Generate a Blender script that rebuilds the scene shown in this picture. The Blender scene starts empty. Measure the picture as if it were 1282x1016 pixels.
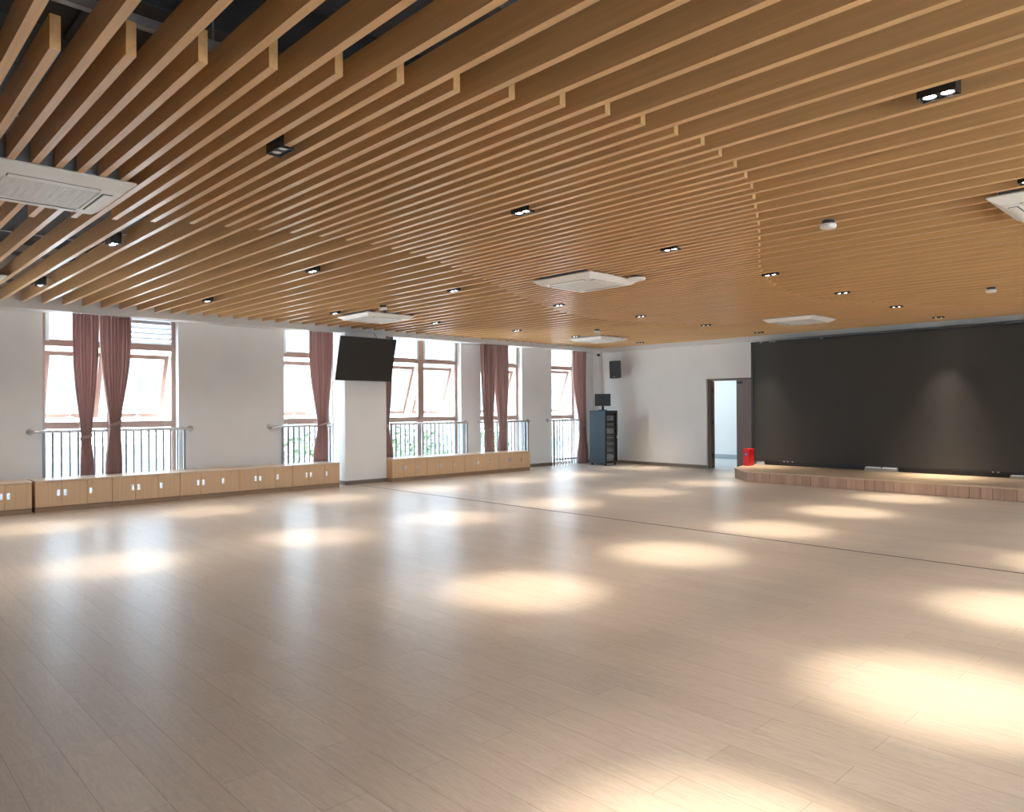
import bpy, bmesh, math, random
from mathutils import Matrix, Vector
random.seed(7)
PI = math.pi
COL = bpy.context.scene.collection
SC = bpy.context.scene

# ------------------------------------------------------------------ helpers
class MB:
    """collects shapes, then links them as ONE mesh object"""
    def __init__(self): self.bm = bmesh.new()
    def box(self, x0, x1, y0, y1, z0, z1, bevel=0, m=None):
        r = bmesh.ops.create_cube(self.bm, size=1.0)
        vs = r['verts']
        for v in vs:
            v.co = Vector(((x0+x1)/2 + v.co.x*(x1-x0), (y0+y1)/2 + v.co.y*(y1-y0), (z0+z1)/2 + v.co.z*(z1-z0)))
        if bevel:
            es = list({e for v in vs for e in v.link_edges})
            b = bmesh.ops.bevel(self.bm, geom=es, offset=bevel, segments=2, affect='EDGES', profile=0.5)
            vs = b['verts']
        if m is not None:
            bmesh.ops.transform(self.bm, matrix=m, verts=list(set(vs)))
        return self
    def tube(self, pts, r, seg=12, caps=True):
        pts = [Vector(p) for p in pts]; rings = []
        n = len(pts)
        for i, p in enumerate(pts):
            d = (pts[min(i+1, n-1)] - pts[max(i-1, 0)]).normalized()
            a = Vector((0, 0, 1)) if abs(d.z) < .9 else Vector((1, 0, 0))
            u = d.cross(a).normalized(); w = d.cross(u).normalized()
            rr = r[i] if isinstance(r, (list, tuple)) else r
            rings.append([self.bm.verts.new(p + (u*math.cos(2*PI*k/seg) + w*math.sin(2*PI*k/seg))*rr) for k in range(seg)])
        for a, b in zip(rings, rings[1:]):
            for k in range(seg):
                self.bm.faces.new((a[k], a[(k+1) % seg], b[(k+1) % seg], b[k]))
        if caps:
            self.bm.faces.new(rings[0][::-1]); self.bm.faces.new(rings[-1])
        return self
    def lathe(self, prof, c, axis='z', seg=24):
        c = Vector(c); rings = []
        def P(r, h, a):
            if axis == 'z': return c + Vector((r*math.cos(a), r*math.sin(a), h))
            if axis == 'x': return c + Vector((h, r*math.cos(a), r*math.sin(a)))
            return c + Vector((r*math.cos(a), h, r*math.sin(a)))
        for r, h in prof:
            rings.append([self.bm.verts.new(P(max(r, 1e-4), h, 2*PI*k/seg)) for k in range(seg)])
        for a, b in zip(rings, rings[1:]):
            for k in range(seg):
                self.bm.faces.new((a[k], a[(k+1) % seg], b[(k+1) % seg], b[k]))
        self.bm.faces.new(rings[0][::-1]); self.bm.faces.new(rings[-1])
        return self
    def prism(self, poly, z0, z1):
        a = [self.bm.verts.new((x, y, z0)) for x, y in poly]
        b = [self.bm.verts.new((x, y, z1)) for x, y in poly]
        self.bm.faces.new(a[::-1]); self.bm.faces.new(b)
        n = len(poly)
        for k in range(n):
            self.bm.faces.new((a[k], a[(k+1) % n], b[(k+1) % n], b[k]))
        return self
    def xf(self, m):
        bmesh.ops.transform(self.bm, matrix=m, verts=self.bm.verts[:]); return self
    def build(self, name, mat, parent=None, smooth=False, loc=None):
        bmesh.ops.recalc_face_normals(self.bm, faces=self.bm.faces[:])
        me = bpy.data.meshes.new(name); self.bm.to_mesh(me); self.bm.free()
        me.materials.append(mat)
        if smooth:
            for p in me.polygons: p.use_smooth = True
        o = bpy.data.objects.new(name, me); COL.objects.link(o)
        if parent: o.parent = parent
        if loc: o.location = loc
        return o

def tag(o, label=None, cat=None, group=None, kind=None):
    if label: o['label'] = label
    if cat: o['category'] = cat
    if group: o['group'] = group
    if kind: o['kind'] = kind
    return o

def empty(name, loc=(0, 0, 0), rz=0, **k):
    o = bpy.data.objects.new(name, None); COL.objects.link(o)
    o.location = loc; o.rotation_euler = (0, 0, rz); o.empty_display_size = .1
    return tag(o, **k)

def copy_tree(root, parent=None):
    kids = [k for k in root.children]
    c = root.copy(); COL.objects.link(c); c.parent = parent
    for k in kids: copy_tree(k, c)
    return c

def nth(n):
    if 10 <= n % 100 <= 20: s = 'th'
    else: s = {1: 'st', 2: 'nd', 3: 'rd'}.get(n % 10, 'th')
    return '%d%s' % (n, s)
WORD = {1: 'first', 2: 'second', 3: 'third', 4: 'fourth', 5: 'fifth', 6: 'sixth', 7: 'seventh', 8: 'eighth'}

# ------------------------------------------------------------------ materials
def mat(name, col, rough=.5, metal=0, spec=.5, noise=None, bump=0, emit=None, trans=0):
    """principled with an optional stretched noise: noise = (scale xyz, strength)"""
    m = bpy.data.materials.new(name); m.use_nodes = True
    nt = m.node_tree; b = nt.nodes['Principled BSDF']
    b.inputs['Base Color'].default_value = (*col, 1)
    b.inputs['Roughness'].default_value = rough
    b.inputs['Metallic'].default_value = metal
    b.inputs['Specular IOR Level'].default_value = spec
    if emit:
        b.inputs['Emission Color'].default_value = (*emit[0], 1); b.inputs['Emission Strength'].default_value = emit[1]
    if noise:
        tc = nt.nodes.new('ShaderNodeTexCoord'); mp = nt.nodes.new('ShaderNodeMapping')
        mp.inputs['Scale'].default_value = noise[0]
        oi = nt.nodes.new('ShaderNodeObjectInfo'); vm = nt.nodes.new('ShaderNodeVectorMath'); vm.operation = 'ADD'
        mul = nt.nodes.new('ShaderNodeMath'); mul.operation = 'MULTIPLY'; mul.inputs[1].default_value = 37.0
        nt.links.new(oi.outputs['Random'], mul.inputs[0])
        nt.links.new(tc.outputs['Object'], mp.inputs['Vector'])
        nt.links.new(mp.outputs['Vector'], vm.inputs[0]); nt.links.new(mul.outputs[0], vm.inputs[1])
        n = nt.nodes.new('ShaderNodeTexNoise'); n.inputs['Scale'].default_value = 1; n.inputs['Detail'].default_value = 5
        nt.links.new(vm.outputs[0], n.inputs['Vector'])
        r = nt.nodes.new('ShaderNodeValToRGB'); s = noise[1]
        r.color_ramp.elements[0].position = .3; r.color_ramp.elements[1].position = .7
        r.color_ramp.elements[0].color = (*[c*(1-s) for c in col], 1)
        r.color_ramp.elements[1].color = (*[min(1, c*(1+s)) for c in col], 1)
        nt.links.new(n.outputs['Fac'], r.inputs['Fac']); nt.links.new(r.outputs['Color'], b.inputs['Base Color'])
        if bump:
            bp = nt.nodes.new('ShaderNodeBump'); bp.inputs['Strength'].default_value = bump; bp.inputs['Distance'].default_value = .002
            nt.links.new(n.outputs['Fac'], bp.inputs['Height']); nt.links.new(bp.outputs['Normal'], b.inputs['Normal'])
    return m

M = {}
M['wall'] = mat('wall_paint', (.80, .785, .76), .75, spec=.25, noise=((2, 2, 2), .02))
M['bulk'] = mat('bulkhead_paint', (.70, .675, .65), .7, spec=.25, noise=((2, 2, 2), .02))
M['slat'] = mat('slat_timber', (.66, .395, .178), .31, spec=.5, noise=((.9, 40, 40), .09))
M['slab'] = mat('dark_soffit', (.11, .125, .15), .9, noise=((1, 1, 1), .2))
M['carrier'] = mat('galvanised_steel', (.30, .31, .33), .45, .6, noise=((9, 9, 9), .1))
M['duct'] = mat('dark_duct', (.055, .058, .065), .6, .2, noise=((3, 3, 3), .2))
M['cabinet'] = mat('oak_laminate', (.64, .42, .245), .5, noise=((60, 60, 1.2), .07))
M['cabinet_top'] = mat('pale_oak_top', (.66, .50, .36), .35, noise=((30, 1.5, 30), .07))
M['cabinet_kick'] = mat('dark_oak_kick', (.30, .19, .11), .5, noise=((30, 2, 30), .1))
M['chrome'] = mat('chrome', (.86, .87, .88), .22, 1, noise=((20, 20, 20), .03))
M['steel'] = mat('brushed_steel', (.62, .62, .61), .33, 1, noise=((50, 4, 50), .06))
M['bar'] = mat('grey_bar_paint', (.27, .29, .32), .45, .3, noise=((20, 20, 5), .06))
M['frame'] = mat('rose_brown_aluminium', (.47, .31, .25), .45, .15, noise=((6, 6, 6), .06))
M['white_strip'] = mat('white_plastic', (.82, .85, .88), .45, noise=((8, 8, 8), .02))
M['louvre'] = mat('grey_louvre', (.50, .49, .50), .4, .2, noise=((8, 8, 8), .04))
M['ac'] = mat('ac_plastic', (.80, .775, .735), .4, noise=((5, 5, 5), .02))
M['ac_grille'] = mat('ac_grille', (.66, .65, .63), .45, noise=((5, 90, 5), .12))
M['ac_slot'] = mat('ac_slot', (.10, .10, .10), .6, noise=((5, 5, 5), .1))
M['black'] = mat('black_metal', (.012, .012, .013), .45, noise=((9, 9, 9), .15))
M['black_plastic'] = mat('black_plastic', (.022, .023, .026), .38, noise=((9, 9, 9), .15))
M['screen'] = mat('led_wall_face', (.042, .039, .035), .60, spec=.35, noise=((260, 260, 260), .16))
M['tv'] = mat('tv_glass', (.014, .013, .012), .30, spec=.5, noise=((4, 4, 4), .05))
M['rack'] = mat('rack_steel', (.055, .085, .115), .36, .25, noise=((5, 5, 1), .08))
M['slate'] = mat('monitor_back', (.040, .048, .060), .5, noise=((7, 7, 7), .08))
M['unit_grey'] = mat('rack_unit_grey', (.26, .27, .26), .4, .3, noise=((60, 60, 60), .2))
M['unit_dark'] = mat('rack_unit_dark', (.07, .07, .07), .4, .2, noise=((60, 60, 60), .25))
M['pale_knob'] = mat('pale_knob', (.65, .66, .62), .4, noise=((9, 9, 9), .05))
M['red'] = mat('red_enamel', (.60, .012, .012), .35, noise=((6, 6, 6), .06))
M['blue'] = mat('blue_sticker', (.05, .09, .45), .4, noise=((60, 60, 60), .3))
M['white'] = mat('white_enamel', (.82, .81, .79), .4, noise=((6, 6, 6), .02))
M['door'] = mat('walnut_door', (.205, .155, .135), .42, noise=((40, 40, 2), .10))
M['door_frame'] = mat('door_frame_brown', (.17, .115, .085), .45, noise=((40, 40, 2), .08))
M['baseboard'] = mat('baseboard_brown', (.20, .155, .12), .45, noise=((4, 4, 30), .08))
M['lamp'] = mat('lamp_lens', (1, 1, 1), .3, emit=((1.0, .96, .90), 14), noise=((5, 5, 5), .01))
M['lamp_off'] = mat('lamp_lens_off', (.75, .76, .78), .15, noise=((5, 5, 5), .02))
M['metal_box'] = mat('grey_tin', (.36, .345, .32), .45, .3, noise=((9, 9, 9), .08))
M['joint'] = mat('floor_joint', (.09, .07, .055), .5, noise=((9, 9, 9), .1))
M['concrete'] = mat('outside_concrete', (.62, .62, .60), .9, noise=((.5, .5, .5), .08))
M['facade_white'] = mat('pale_facade', (.40, .435, .46), .9, noise=((.4, .4, .4), .04))
M['facade_pink'] = mat('rose_facade', (.42, .38, .36), .9, noise=((.4, .4, .4), .04))
M['facade_glass'] = mat('facade_window', (.16, .22, .27), .2, noise=((.6, .6, .6), .2))
M['leaf'] = mat('leaf_green', (.085, .125, .06), .7, noise=((2, 2, 2), .35))
M['bark'] = mat('bark', (.14, .10, .07), .9, noise=((9, 9, 2), .2))
M['tile'] = mat('corridor_tile', (.62, .63, .63), .35, noise=((2, 2, 2), .03))
M['skirting_grey'] = mat('grey_tile_skirting', (.33, .36, .38), .4, noise=((2, 2, 2), .03))

def glass_mat():
    m = bpy.data.materials.new('window_glass'); m.use_nodes = True; nt = m.node_tree
    out = nt.nodes['Material Output']; nt.nodes.remove(nt.nodes['Principled BSDF'])
    t = nt.nodes.new('ShaderNodeBsdfTransparent'); t.inputs['Color'].default_value = (.93, .96, .97, 1)
    g = nt.nodes.new('ShaderNodeBsdfGlossy'); g.inputs['Roughness'].default_value = .02
    f = nt.nodes.new('ShaderNodeFresnel'); f.inputs['IOR'].default_value = 1.45
    x = nt.nodes.new('ShaderNodeMixShader')
    ge = nt.nodes.new('ShaderNodeNewGeometry'); ma = nt.nodes.new('ShaderNodeMath'); ma.operation = 'MULTIPLY_ADD'; ma.inputs[1].default_value = -2; ma.inputs[2].default_value = 1
    pw = nt.nodes.new('ShaderNodeMath'); pw.operation = 'POWER'; pw.inputs[0].default_value = 1.45
    nt.links.new(ge.outputs['Backfacing'], ma.inputs[0]); nt.links.new(ma.outputs[0], pw.inputs[1]); nt.links.new(pw.outputs[0], f.inputs['IOR'])
    nt.links.new(f.outputs[0], x.inputs[0]); nt.links.new(t.outputs[0], x.inputs[1]); nt.links.new(g.outputs[0], x.inputs[2])
    nt.links.new(x.outputs[0], out.inputs['Surface'])
    return m
M['glass'] = glass_mat()

def curtain_mat():
    m = mat('mauve_curtain_fabric', (.60, .435, .405), .85, spec=.15, noise=((3, 3, 1.5), .08)); nt = m.node_tree
    b = nt.nodes['Principled BSDF']; out = nt.nodes['Material Output']
    tr = nt.nodes.new('ShaderNodeBsdfTranslucent'); tr.inputs['Color'].default_value = (.68, .50, .47, 1)
    x = nt.nodes.new('ShaderNodeMixShader'); x.inputs[0].default_value = .42
    nt.links.new(b.outputs[0], x.inputs[1]); nt.links.new(tr.outputs[0], x.inputs[2]); nt.links.new(x.outputs[0], out.inputs['Surface'])
    return m
M['curtain'] = curtain_mat()

def plank_mat(name, c1, c2, rough=.3, bw=1.2, rh=.19, rot=0, groove=(.28, .20, .14)):
    m = bpy.data.materials.new(name); m.use_nodes = True; nt = m.node_tree; b = nt.nodes['Principled BSDF']
    tc = nt.nodes.new('ShaderNodeTexCoord'); mp = nt.nodes.new('ShaderNodeMapping'); mp.inputs['Rotation'].default_value = (0, 0, rot)
    nt.links.new(tc.outputs['Object'], mp.inputs['Vector'])
    br = nt.nodes.new('ShaderNodeTexBrick')
    br.offset = .37; br.offset_frequency = 2; br.squash = 1
    for k, v in (('Scale', 1), ('Mortar Size', .0016), ('Mortar Smooth', .3), ('Bias', 0), ('Brick Width', bw), ('Row Height', rh)):
        br.inputs[k].default_value = v
    br.inputs['Color1'].default_value = (*c1, 1); br.inputs['Color2'].default_value = (*c2, 1); br.inputs['Mortar'].default_value = (*groove, 1)
    nt.links.new(mp.outputs['Vector'], br.inputs['Vector'])
    # fine grain along the plank, plus cathedral figure
    m2 = nt.nodes.new('ShaderNodeMapping'); m2.inputs['Scale'].default_value = (1.1, 26, 1); nt.links.new(mp.outputs['Vector'], m2.inputs['Vector'])
    n = nt.nodes.new('ShaderNodeTexNoise'); n.inputs['Scale'].default_value = 1.6; n.inputs['Detail'].default_value = 7; n.inputs['Distortion'].default_value = .9
    nt.links.new(m2.outputs['Vector'], n.inputs['Vector'])
    m3 = nt.nodes.new('ShaderNodeMapping'); m3.inputs['Scale'].default_value = (.9, 5.5, 1); nt.links.new(mp.outputs['Vector'], m3.inputs['Vector'])
    w = nt.nodes.new('ShaderNodeTexNoise'); w.inputs['Scale'].default_value = 2.2; w.inputs['Detail'].default_value = 2; w.inputs['Distortion'].default_value = 2.2
    nt.links.new(m3.outputs['Vector'], w.inputs['Vector'])
    wv = nt.nodes.new('ShaderNodeMath'); wv.operation = 'MULTIPLY'; wv.inputs[1].default_value = 34
    nt.links.new(w.outputs['Fac'], wv.inputs[0])
    sn = nt.nodes.new('ShaderNodeMath'); sn.operation = 'SINE'; nt.links.new(wv.outputs[0], sn.inputs[0])
    sm = nt.nodes.new('ShaderNodeMath'); sm.operation = 'MULTIPLY_ADD'; sm.inputs[1].default_value = .055; sm.inputs[2].default_value = .985
    nt.links.new(sn.outputs[0], sm.inputs[0])
    gr = nt.nodes.new('ShaderNodeMapRange'); gr.inputs['From Min'].default_value = .3; gr.inputs['From Max'].default_value = .7
    gr.inputs['To Min'].default_value = .93; gr.inputs['To Max'].default_value = 1.06
    nt.links.new(n.outputs['Fac'], gr.inputs['Value'])
    mm = nt.nodes.new('ShaderNodeMath'); mm.operation = 'MULTIPLY'; nt.links.new(gr.outputs[0], mm.inputs[0]); nt.links.new(sm.outputs[0], mm.inputs[1])
    vm = nt.nodes.new('ShaderNodeVectorMath'); vm.operation = 'SCALE'
    nt.links.new(br.outputs['Color'], vm.inputs[0]); nt.links.new(mm.outputs[0], vm.inputs['Scale'])
    nt.links.new(vm.outputs[0], b.inputs['Base Color'])
    b.inputs['Specular IOR Level'].default_value = .7
    rr = nt.nodes.new('ShaderNodeMapRange'); rr.inputs['To Min'].default_value = rough-.03; rr.inputs['To Max'].default_value = rough+.03
    nt.links.new(n.outputs['Fac'], rr.inputs['Value']); nt.links.new(rr.outputs[0], b.inputs['Roughness'])
    bp = nt.nodes.new('ShaderNodeBump'); bp.inputs['Strength'].default_value = .05; bp.inputs['Distance'].default_value = .002
    nt.links.new(n.outputs['Fac'], bp.inputs['Height']); nt.links.new(bp.outputs['Normal'], b.inputs['Normal'])
    return m
M['floor'] = plank_mat('oak_plank_floor', (.48, .398, .326), (.432, .355, .288), .33)
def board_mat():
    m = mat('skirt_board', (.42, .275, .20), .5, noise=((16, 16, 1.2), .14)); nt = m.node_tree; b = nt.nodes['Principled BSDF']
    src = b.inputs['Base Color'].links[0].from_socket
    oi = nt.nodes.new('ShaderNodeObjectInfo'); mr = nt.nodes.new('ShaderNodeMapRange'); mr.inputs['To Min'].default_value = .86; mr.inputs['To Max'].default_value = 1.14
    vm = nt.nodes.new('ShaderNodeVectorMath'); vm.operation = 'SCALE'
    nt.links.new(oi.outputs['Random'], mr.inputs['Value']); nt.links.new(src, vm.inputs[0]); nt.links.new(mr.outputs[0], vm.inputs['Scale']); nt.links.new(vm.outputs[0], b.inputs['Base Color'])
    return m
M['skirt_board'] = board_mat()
M['stage_top'] = plank_mat('oak_plank_stage', (.56, .42, .29), (.52, .385, .265), .34)
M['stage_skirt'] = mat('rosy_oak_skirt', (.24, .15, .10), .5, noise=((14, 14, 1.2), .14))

# ------------------------------------------------------------------ dimensions (metres; camera over the origin)
XW = -12.87          # window wall face
YB = 15.42           # screen wall face
XR, YF = 3.0, -5.0   # walls behind / right of the camera
XB, ZB = -12.52, 2.939   # window-side bulkhead face and underside
YK = 15.24           # screen-side bulkhead face
ZS, SH, SW = 3.03, .152, .0424   # slats: underside, height, width
Y0, SP = .7456, .2586
ZC = 3.85            # dark soffit above the slats

# ------------------------------------------------------------------ setting
def struct(name, mb, m, label, cat):
    return tag(mb.build(name, m), label, cat, kind='structure')
struct('floor', MB().box(XW-.25, XR+.25, YF-.25, YB, -.12, 0), M['floor'], 'pale oak plank floor of the whole hall', 'floor')
struct('ceiling', MB().box(XW-.25, XR+3.2, YF-.25, YB+.2, ZC, ZC+.2), M['slab'], 'dark soffit above the timber slats', 'ceiling')  # right-hand overhang added out of view to keep direct sun outside
RWIN = [(.4, 3.6), (4.4, 7.6), (8.4, 11.6), (12.2, 14.8)]  # unseen openings added to let daylight in from the right
wr = MB(); y = YF-.25
for a, b in RWIN:
    wr.box(XR, XR+.25, y, a, 0, ZC).box(XR, XR+.25, a, b, 0, .9).box(XR, XR+.25, a, b, 2.25, ZC); y = b
wr.box(XR, XR+.25, y, YB+.2, 0, ZC)
struct('wall_right', wr, M['wall'], 'wall on the right hand side with added wide windows', 'wall')
struct('wall_rear', MB().box(XW-.25, XR, YF-.25, YF, 0, ZC), M['wall'], 'plain wall behind the viewer', 'wall')

# window openings along the window wall: y0, y1
WIN = [(-1.45, .52), (2.50, 4.47), (6.37, 7.38), (8.60, 10.66), (11.25, 12.60), (13.66, 14.66)]
ZO = 3.02            # top of the openings (hidden above the bulkhead underside)
wl = MB(); y = YF-.0
for a, b in WIN:
    wl.box(XW-.25, XW, y, a, 0, ZC); wl.box(XW-.25, XW, a, b, ZO, ZC); y = b
wl.box(XW-.25, XW, y, YB+.2, 0, ZC)
struct('wall_left', wl, M['wall'], 'off white wall with the row of tall windows', 'wall')

DX0, DX1, DZ = -9.47, -7.86, 2.13
wb = MB().box(XW, DX0, YB, YB+.2, 0, ZC).box(DX0, DX1, YB, YB+.2, DZ, ZC).box(DX1, XR, YB, YB+.2, 0, ZC)
struct('wall_back', wb, M['wall'], 'off white wall behind the big black screen', 'wall')
struct('wall_corner', MB().box(XW, -12.67, 15.30, YB, 0, 2.938), M['wall'], 'boxed corner beside the last window', 'wall')
# pillar between the second and third window, bulkheads
struct('pillar', MB().box(XW, -12.42, 7.40, 8.335, 0, ZB-.001), M['wall'], 'square plastered pillar under the hanging television', 'pillar')
struct('trim_1', MB().box(XW, XB, YF, YB, ZB, ZC), M['bulk'], 'plaster bulkhead along the window wall', 'bulkhead')
struct('trim_2', MB().box(XB, XR, YK, YB, ZB, ZC), M['bulk'], 'plaster bulkhead above the big screen', 'bulkhead')
struct('trim_3', MB().box(-12.1, XR, 7.565, 7.585, .0, .0025), M['joint'], 'thin dark joint strip across the oak floor', 'joint')
# skirting
def base_y(name, x, pts, label):   # along Y, in front of plane x
    mb = MB()
    for a, b in pts: mb.box(x, x+.012, a, b, 0, .075)
    return struct(name, mb, M['baseboard'], label, 'baseboard')
base_y('baseboard_left', XW, [(YF, -1.45), (.52, 2.50), (4.47, 6.37), (10.66, 11.25), (12.60, 13.66), (14.66, 15.30)], 'brown skirting along the window wall')
struct('baseboard_back', MB().box(-12.67, DX0, YB-.012, YB, 0, .075), M['baseboard'], 'brown skirting between the corner and the doorway', 'baseboard')
struct('baseboard_pillar', MB().box(XW+.012, -12.408, 7.388, 7.40, 0, .075).box(-12.42, -12.408, 7.388, 8.335, 0, .075), M['baseboard'], 'brown skirting around the pillar', 'baseboard')

# ------------------------------------------------------------------ windows
XF0, XF1 = -13.08, -13.02     # frame depth
ZT0, ZT1 = 2.455, 2.555       # transom
ZM0, ZM1 = 1.175, 1.28        # lower rail
def window(n, y0, y1, halves, label, louvre=False, strips=(), sash_top=2.385, tilt=20):
    yc = (y0+y1)/2
    root = empty('window_%d' % n, (XF1, yc, 0), kind='structure', label=label, cat='window')
    L = lambda mb: mb.xf(Matrix.Translation((-XF1, -yc, 0)))
    f = MB(); e = .062
    f.box(XF0, XF1, y0, y0+e, 0, ZO).box(XF0, XF1, y1-e, y1, 0, ZO)
    f.box(XF0, XF1, y0+e, y1-e, 0, .06).box(XF0, XF1, y0+e, y1-e, ZO-.05, ZO)
    L(f).build('window_frame', M['frame'], root)
    L(MB().box(XF0, XF1+.01, y0+e, y1-e, ZT0, ZT1, .004)).build('transom', M['frame'], root)
    L(MB().box(XF0, XF1+.01, y0+e, y1-e, ZM0, ZM1, .004)).build('lower_rail', M['frame'], root)
    cells = [(y0+e, y1-e)]
    if halves == 2:
        L(MB().box(XF0, XF1+.02, yc-.075, yc+.075, .06, ZO-.05, .004)).build('mullion', M['frame'], root)
        cells = [(y0+e, yc-.075), (yc+.075, y1-e)]
    for i, (a, b) in enumerate(cells):
        L(MB().box(-13.055, -13.045, a, b, .06, ZM0)).build('lower_pane', M['glass'], root)
        if louvre and i == len(cells)-1:
            lv = MB()
            for k in range(5):
                z = ZT1+.03+k*.085
                lv.box(-.045, .045, a+.005, b-.005, -.005, .005, m=Matrix.Translation((-13.05, 0, z)) @ Matrix.Rotation(.75, 4, 'Y'))
            L(lv).build('vent_louvre', M['louvre'], root)
        else:
            L(MB().box(-13.055, -13.045, a, b, ZT1, ZO-.05)).build('upper_pane', M['glass'], root)
        if strips and i in strips:
            s = MB()
            for side in strips[i]:
                q = a if side < 0 else b-.05
                s.box(-13.04, -12.985, q, q+.05, ZT1-.03, ZO-.05, .004)
            L(s).build('white_jamb_strip', M['white_strip'], root)
        # open awning sash, hinged at its head, foot swung outwards
        h = sash_top - ZM1 + .0; t = .068
        R = Matrix.Translation((-13.115-XF1*0, 0, sash_top)) @ Matrix.Rotation(math.radians(tilt), 4, 'Y')
        g = .012
        s = MB().box(-.022, .022, a+g, a+g+t, -h, 0).box(-.022, .022, b-g-t, b-g, -h, 0)
        s.box(-.022, .022, a+g+t, b-g-t, -h, -h+t).box(-.022, .022, a+g+t, b-g-t, -t, 0)
        s.xf(R); so = L(s).build('sash', M['frame'], root)
        p = MB().box(-.004, .004, a+g+t, b-g-t, -h+t, -t); p.xf(R); L(p).build('sash_pane', M['glass'], so)
        hd = MB().box(.022, .05, (a+b)/2-.05, (a+b)/2+.05, -h+.015, -h+.035).box(.022, .04, (a+b)/2-.01, (a+b)/2+.01, -h+.02, -h+.08); hd.xf(R)
        L(hd).build('sash_handle', M['white_strip'], so)
        st = MB()
        for q in (a+.004, b-.010):
            p0 = Vector((-13.06, q+.003, 1.75)); p1 = R @ Vector((0, q+.003, -.78))
            st.tube([p0, p1], .005, 6)
        L(st).build('friction_stay', M['steel'], root)
    return root
window(6, *WIN[0], 2, 'added tall brown framed window, unseen beyond the left edge of the view')  # unseen window added for extra daylight on the near floor
window(1, *WIN[1], 2, 'first tall brown framed window from the left with two tied curtains', louvre=True, strips={0: (-1,)})
window(2, *WIN[2], 1, 'narrow brown framed window just left of the pillar', strips={0: (-1,)})
window(3, *WIN[3], 2, 'wide brown framed window right of the pillar with two open sashes', strips={0: (1,), 1: (-1, 1)}, tilt=21)
window(4, *WIN[4], 1, 'brown framed window half hidden behind a pair of curtains', strips={0: (1,)}, tilt=22)
window(5, *WIN[5], 1, 'last brown framed window reaching the floor near the corner', sash_top=2.44, tilt=21)

for i, (a, b) in enumerate(RWIN):  # frames and panes of the added daylight openings
    r = empty('window_%d' % (7+i), (XR+.12, (a+b)/2, .9), kind='structure', label='added wide window in the right hand wall out of view, %s from the viewer side' % WORD[i+1], cat='window')
    w2 = (b-a)/2; f = MB()
    f.box(-.03, .03, -w2, -w2+.06, 0, 1.35).box(-.03, .03, w2-.06, w2, 0, 1.35).box(-.03, .03, -w2+.06, w2-.06, 0, .06).box(-.03, .03, -w2+.06, w2-.06, 1.29, 1.35)
    f.box(-.03, .03, -.035, .035, .06, 1.29); f.build('window_frame', M['frame'], r)
    for p0, p1 in ((-w2+.06, -.035), (.035, w2-.06)): MB().box(-.005, .005, p0, p1, .06, 1.29).build('pane', M['glass'], r)

# ------------------------------------------------------------------ balustrades with handrails
def balustrade(y0, y1, r0, r1, zb, label, foot=False, bright=False):
    root = empty('balustrade', (-12.79, (y0+y1)/2, 0), label=label, cat='railing', group='handrail balustrades in front of the windows')
    L = lambda mb: mb.xf(Matrix.Translation((12.79, -(y0+y1)/2, 0)))
    zr = 1.142
    pts = []
    if r0 is not None: pts += [(XW, r0, zr), (-12.815, r0, zr), (-12.788, r0+.012, zr), (-12.78, r0+.04, zr)]
    else: pts += [(-12.78, y0-.03, zr)]
    if r1 is not None: pts += [(-12.78, r1-.04, zr), (-12.788, r1-.012, zr), (-12.815, r1, zr), (XW, r1, zr)]
    else: pts += [(-12.78, y1+.03, zr)]
    L(MB().tube(pts, .024, 14)).build('handrail', M['steel'], root, smooth=True)
    for q in (r0, r1):
        if q is not None:
            L(MB().lathe([(.05, 0), (.05, .008), (.030, .014), (.026, .02)], (XW, q, zr), 'x', 20)).build('wall_flange', M['steel'], root, smooth=True)
    for q in (y0, y1):
        L(MB().box(-12.80, -12.76, q-.019, q+.019, 0 if foot else .02, zr-.015, .003)).build('post', M['bar'], root)
    if foot:
        L(MB().box(-12.795, -12.765, y0+.019, y1-.019, .13, .165)).build('bottom_rail', M['bar'], root)
    n = int(round((y1-y0)/.112))
    for k in range(1, n):
        q = y0+(y1-y0)*k/n
        L(MB().box(-12.793, -12.767, q-.013, q+.013, .0 if foot else .02, zr-.015)).build('baluster', M['white_strip'] if bright else M['bar'], root)
    return root
balustrade(2.495, 4.53, 2.335, 4.66, .02, 'steel handrail with upright bars before the leftmost window')
balustrade(6.30, 7.27, 6.08, 7.385-.06, .02, 'short steel handrail with bars left of the pillar')
balustrade(8.70, 10.745, None, 10.80, .02, 'long steel handrail with bars before the window right of the pillar')
balustrade(11.34, 12.70, 11.20, 12.78, .02, 'steel handrail with bars behind the pair of curtains')
balustrade(13.64, 14.60, 13.49, 14.84, .0, 'white barred railing standing on the floor at the last window', foot=True, bright=True)

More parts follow.
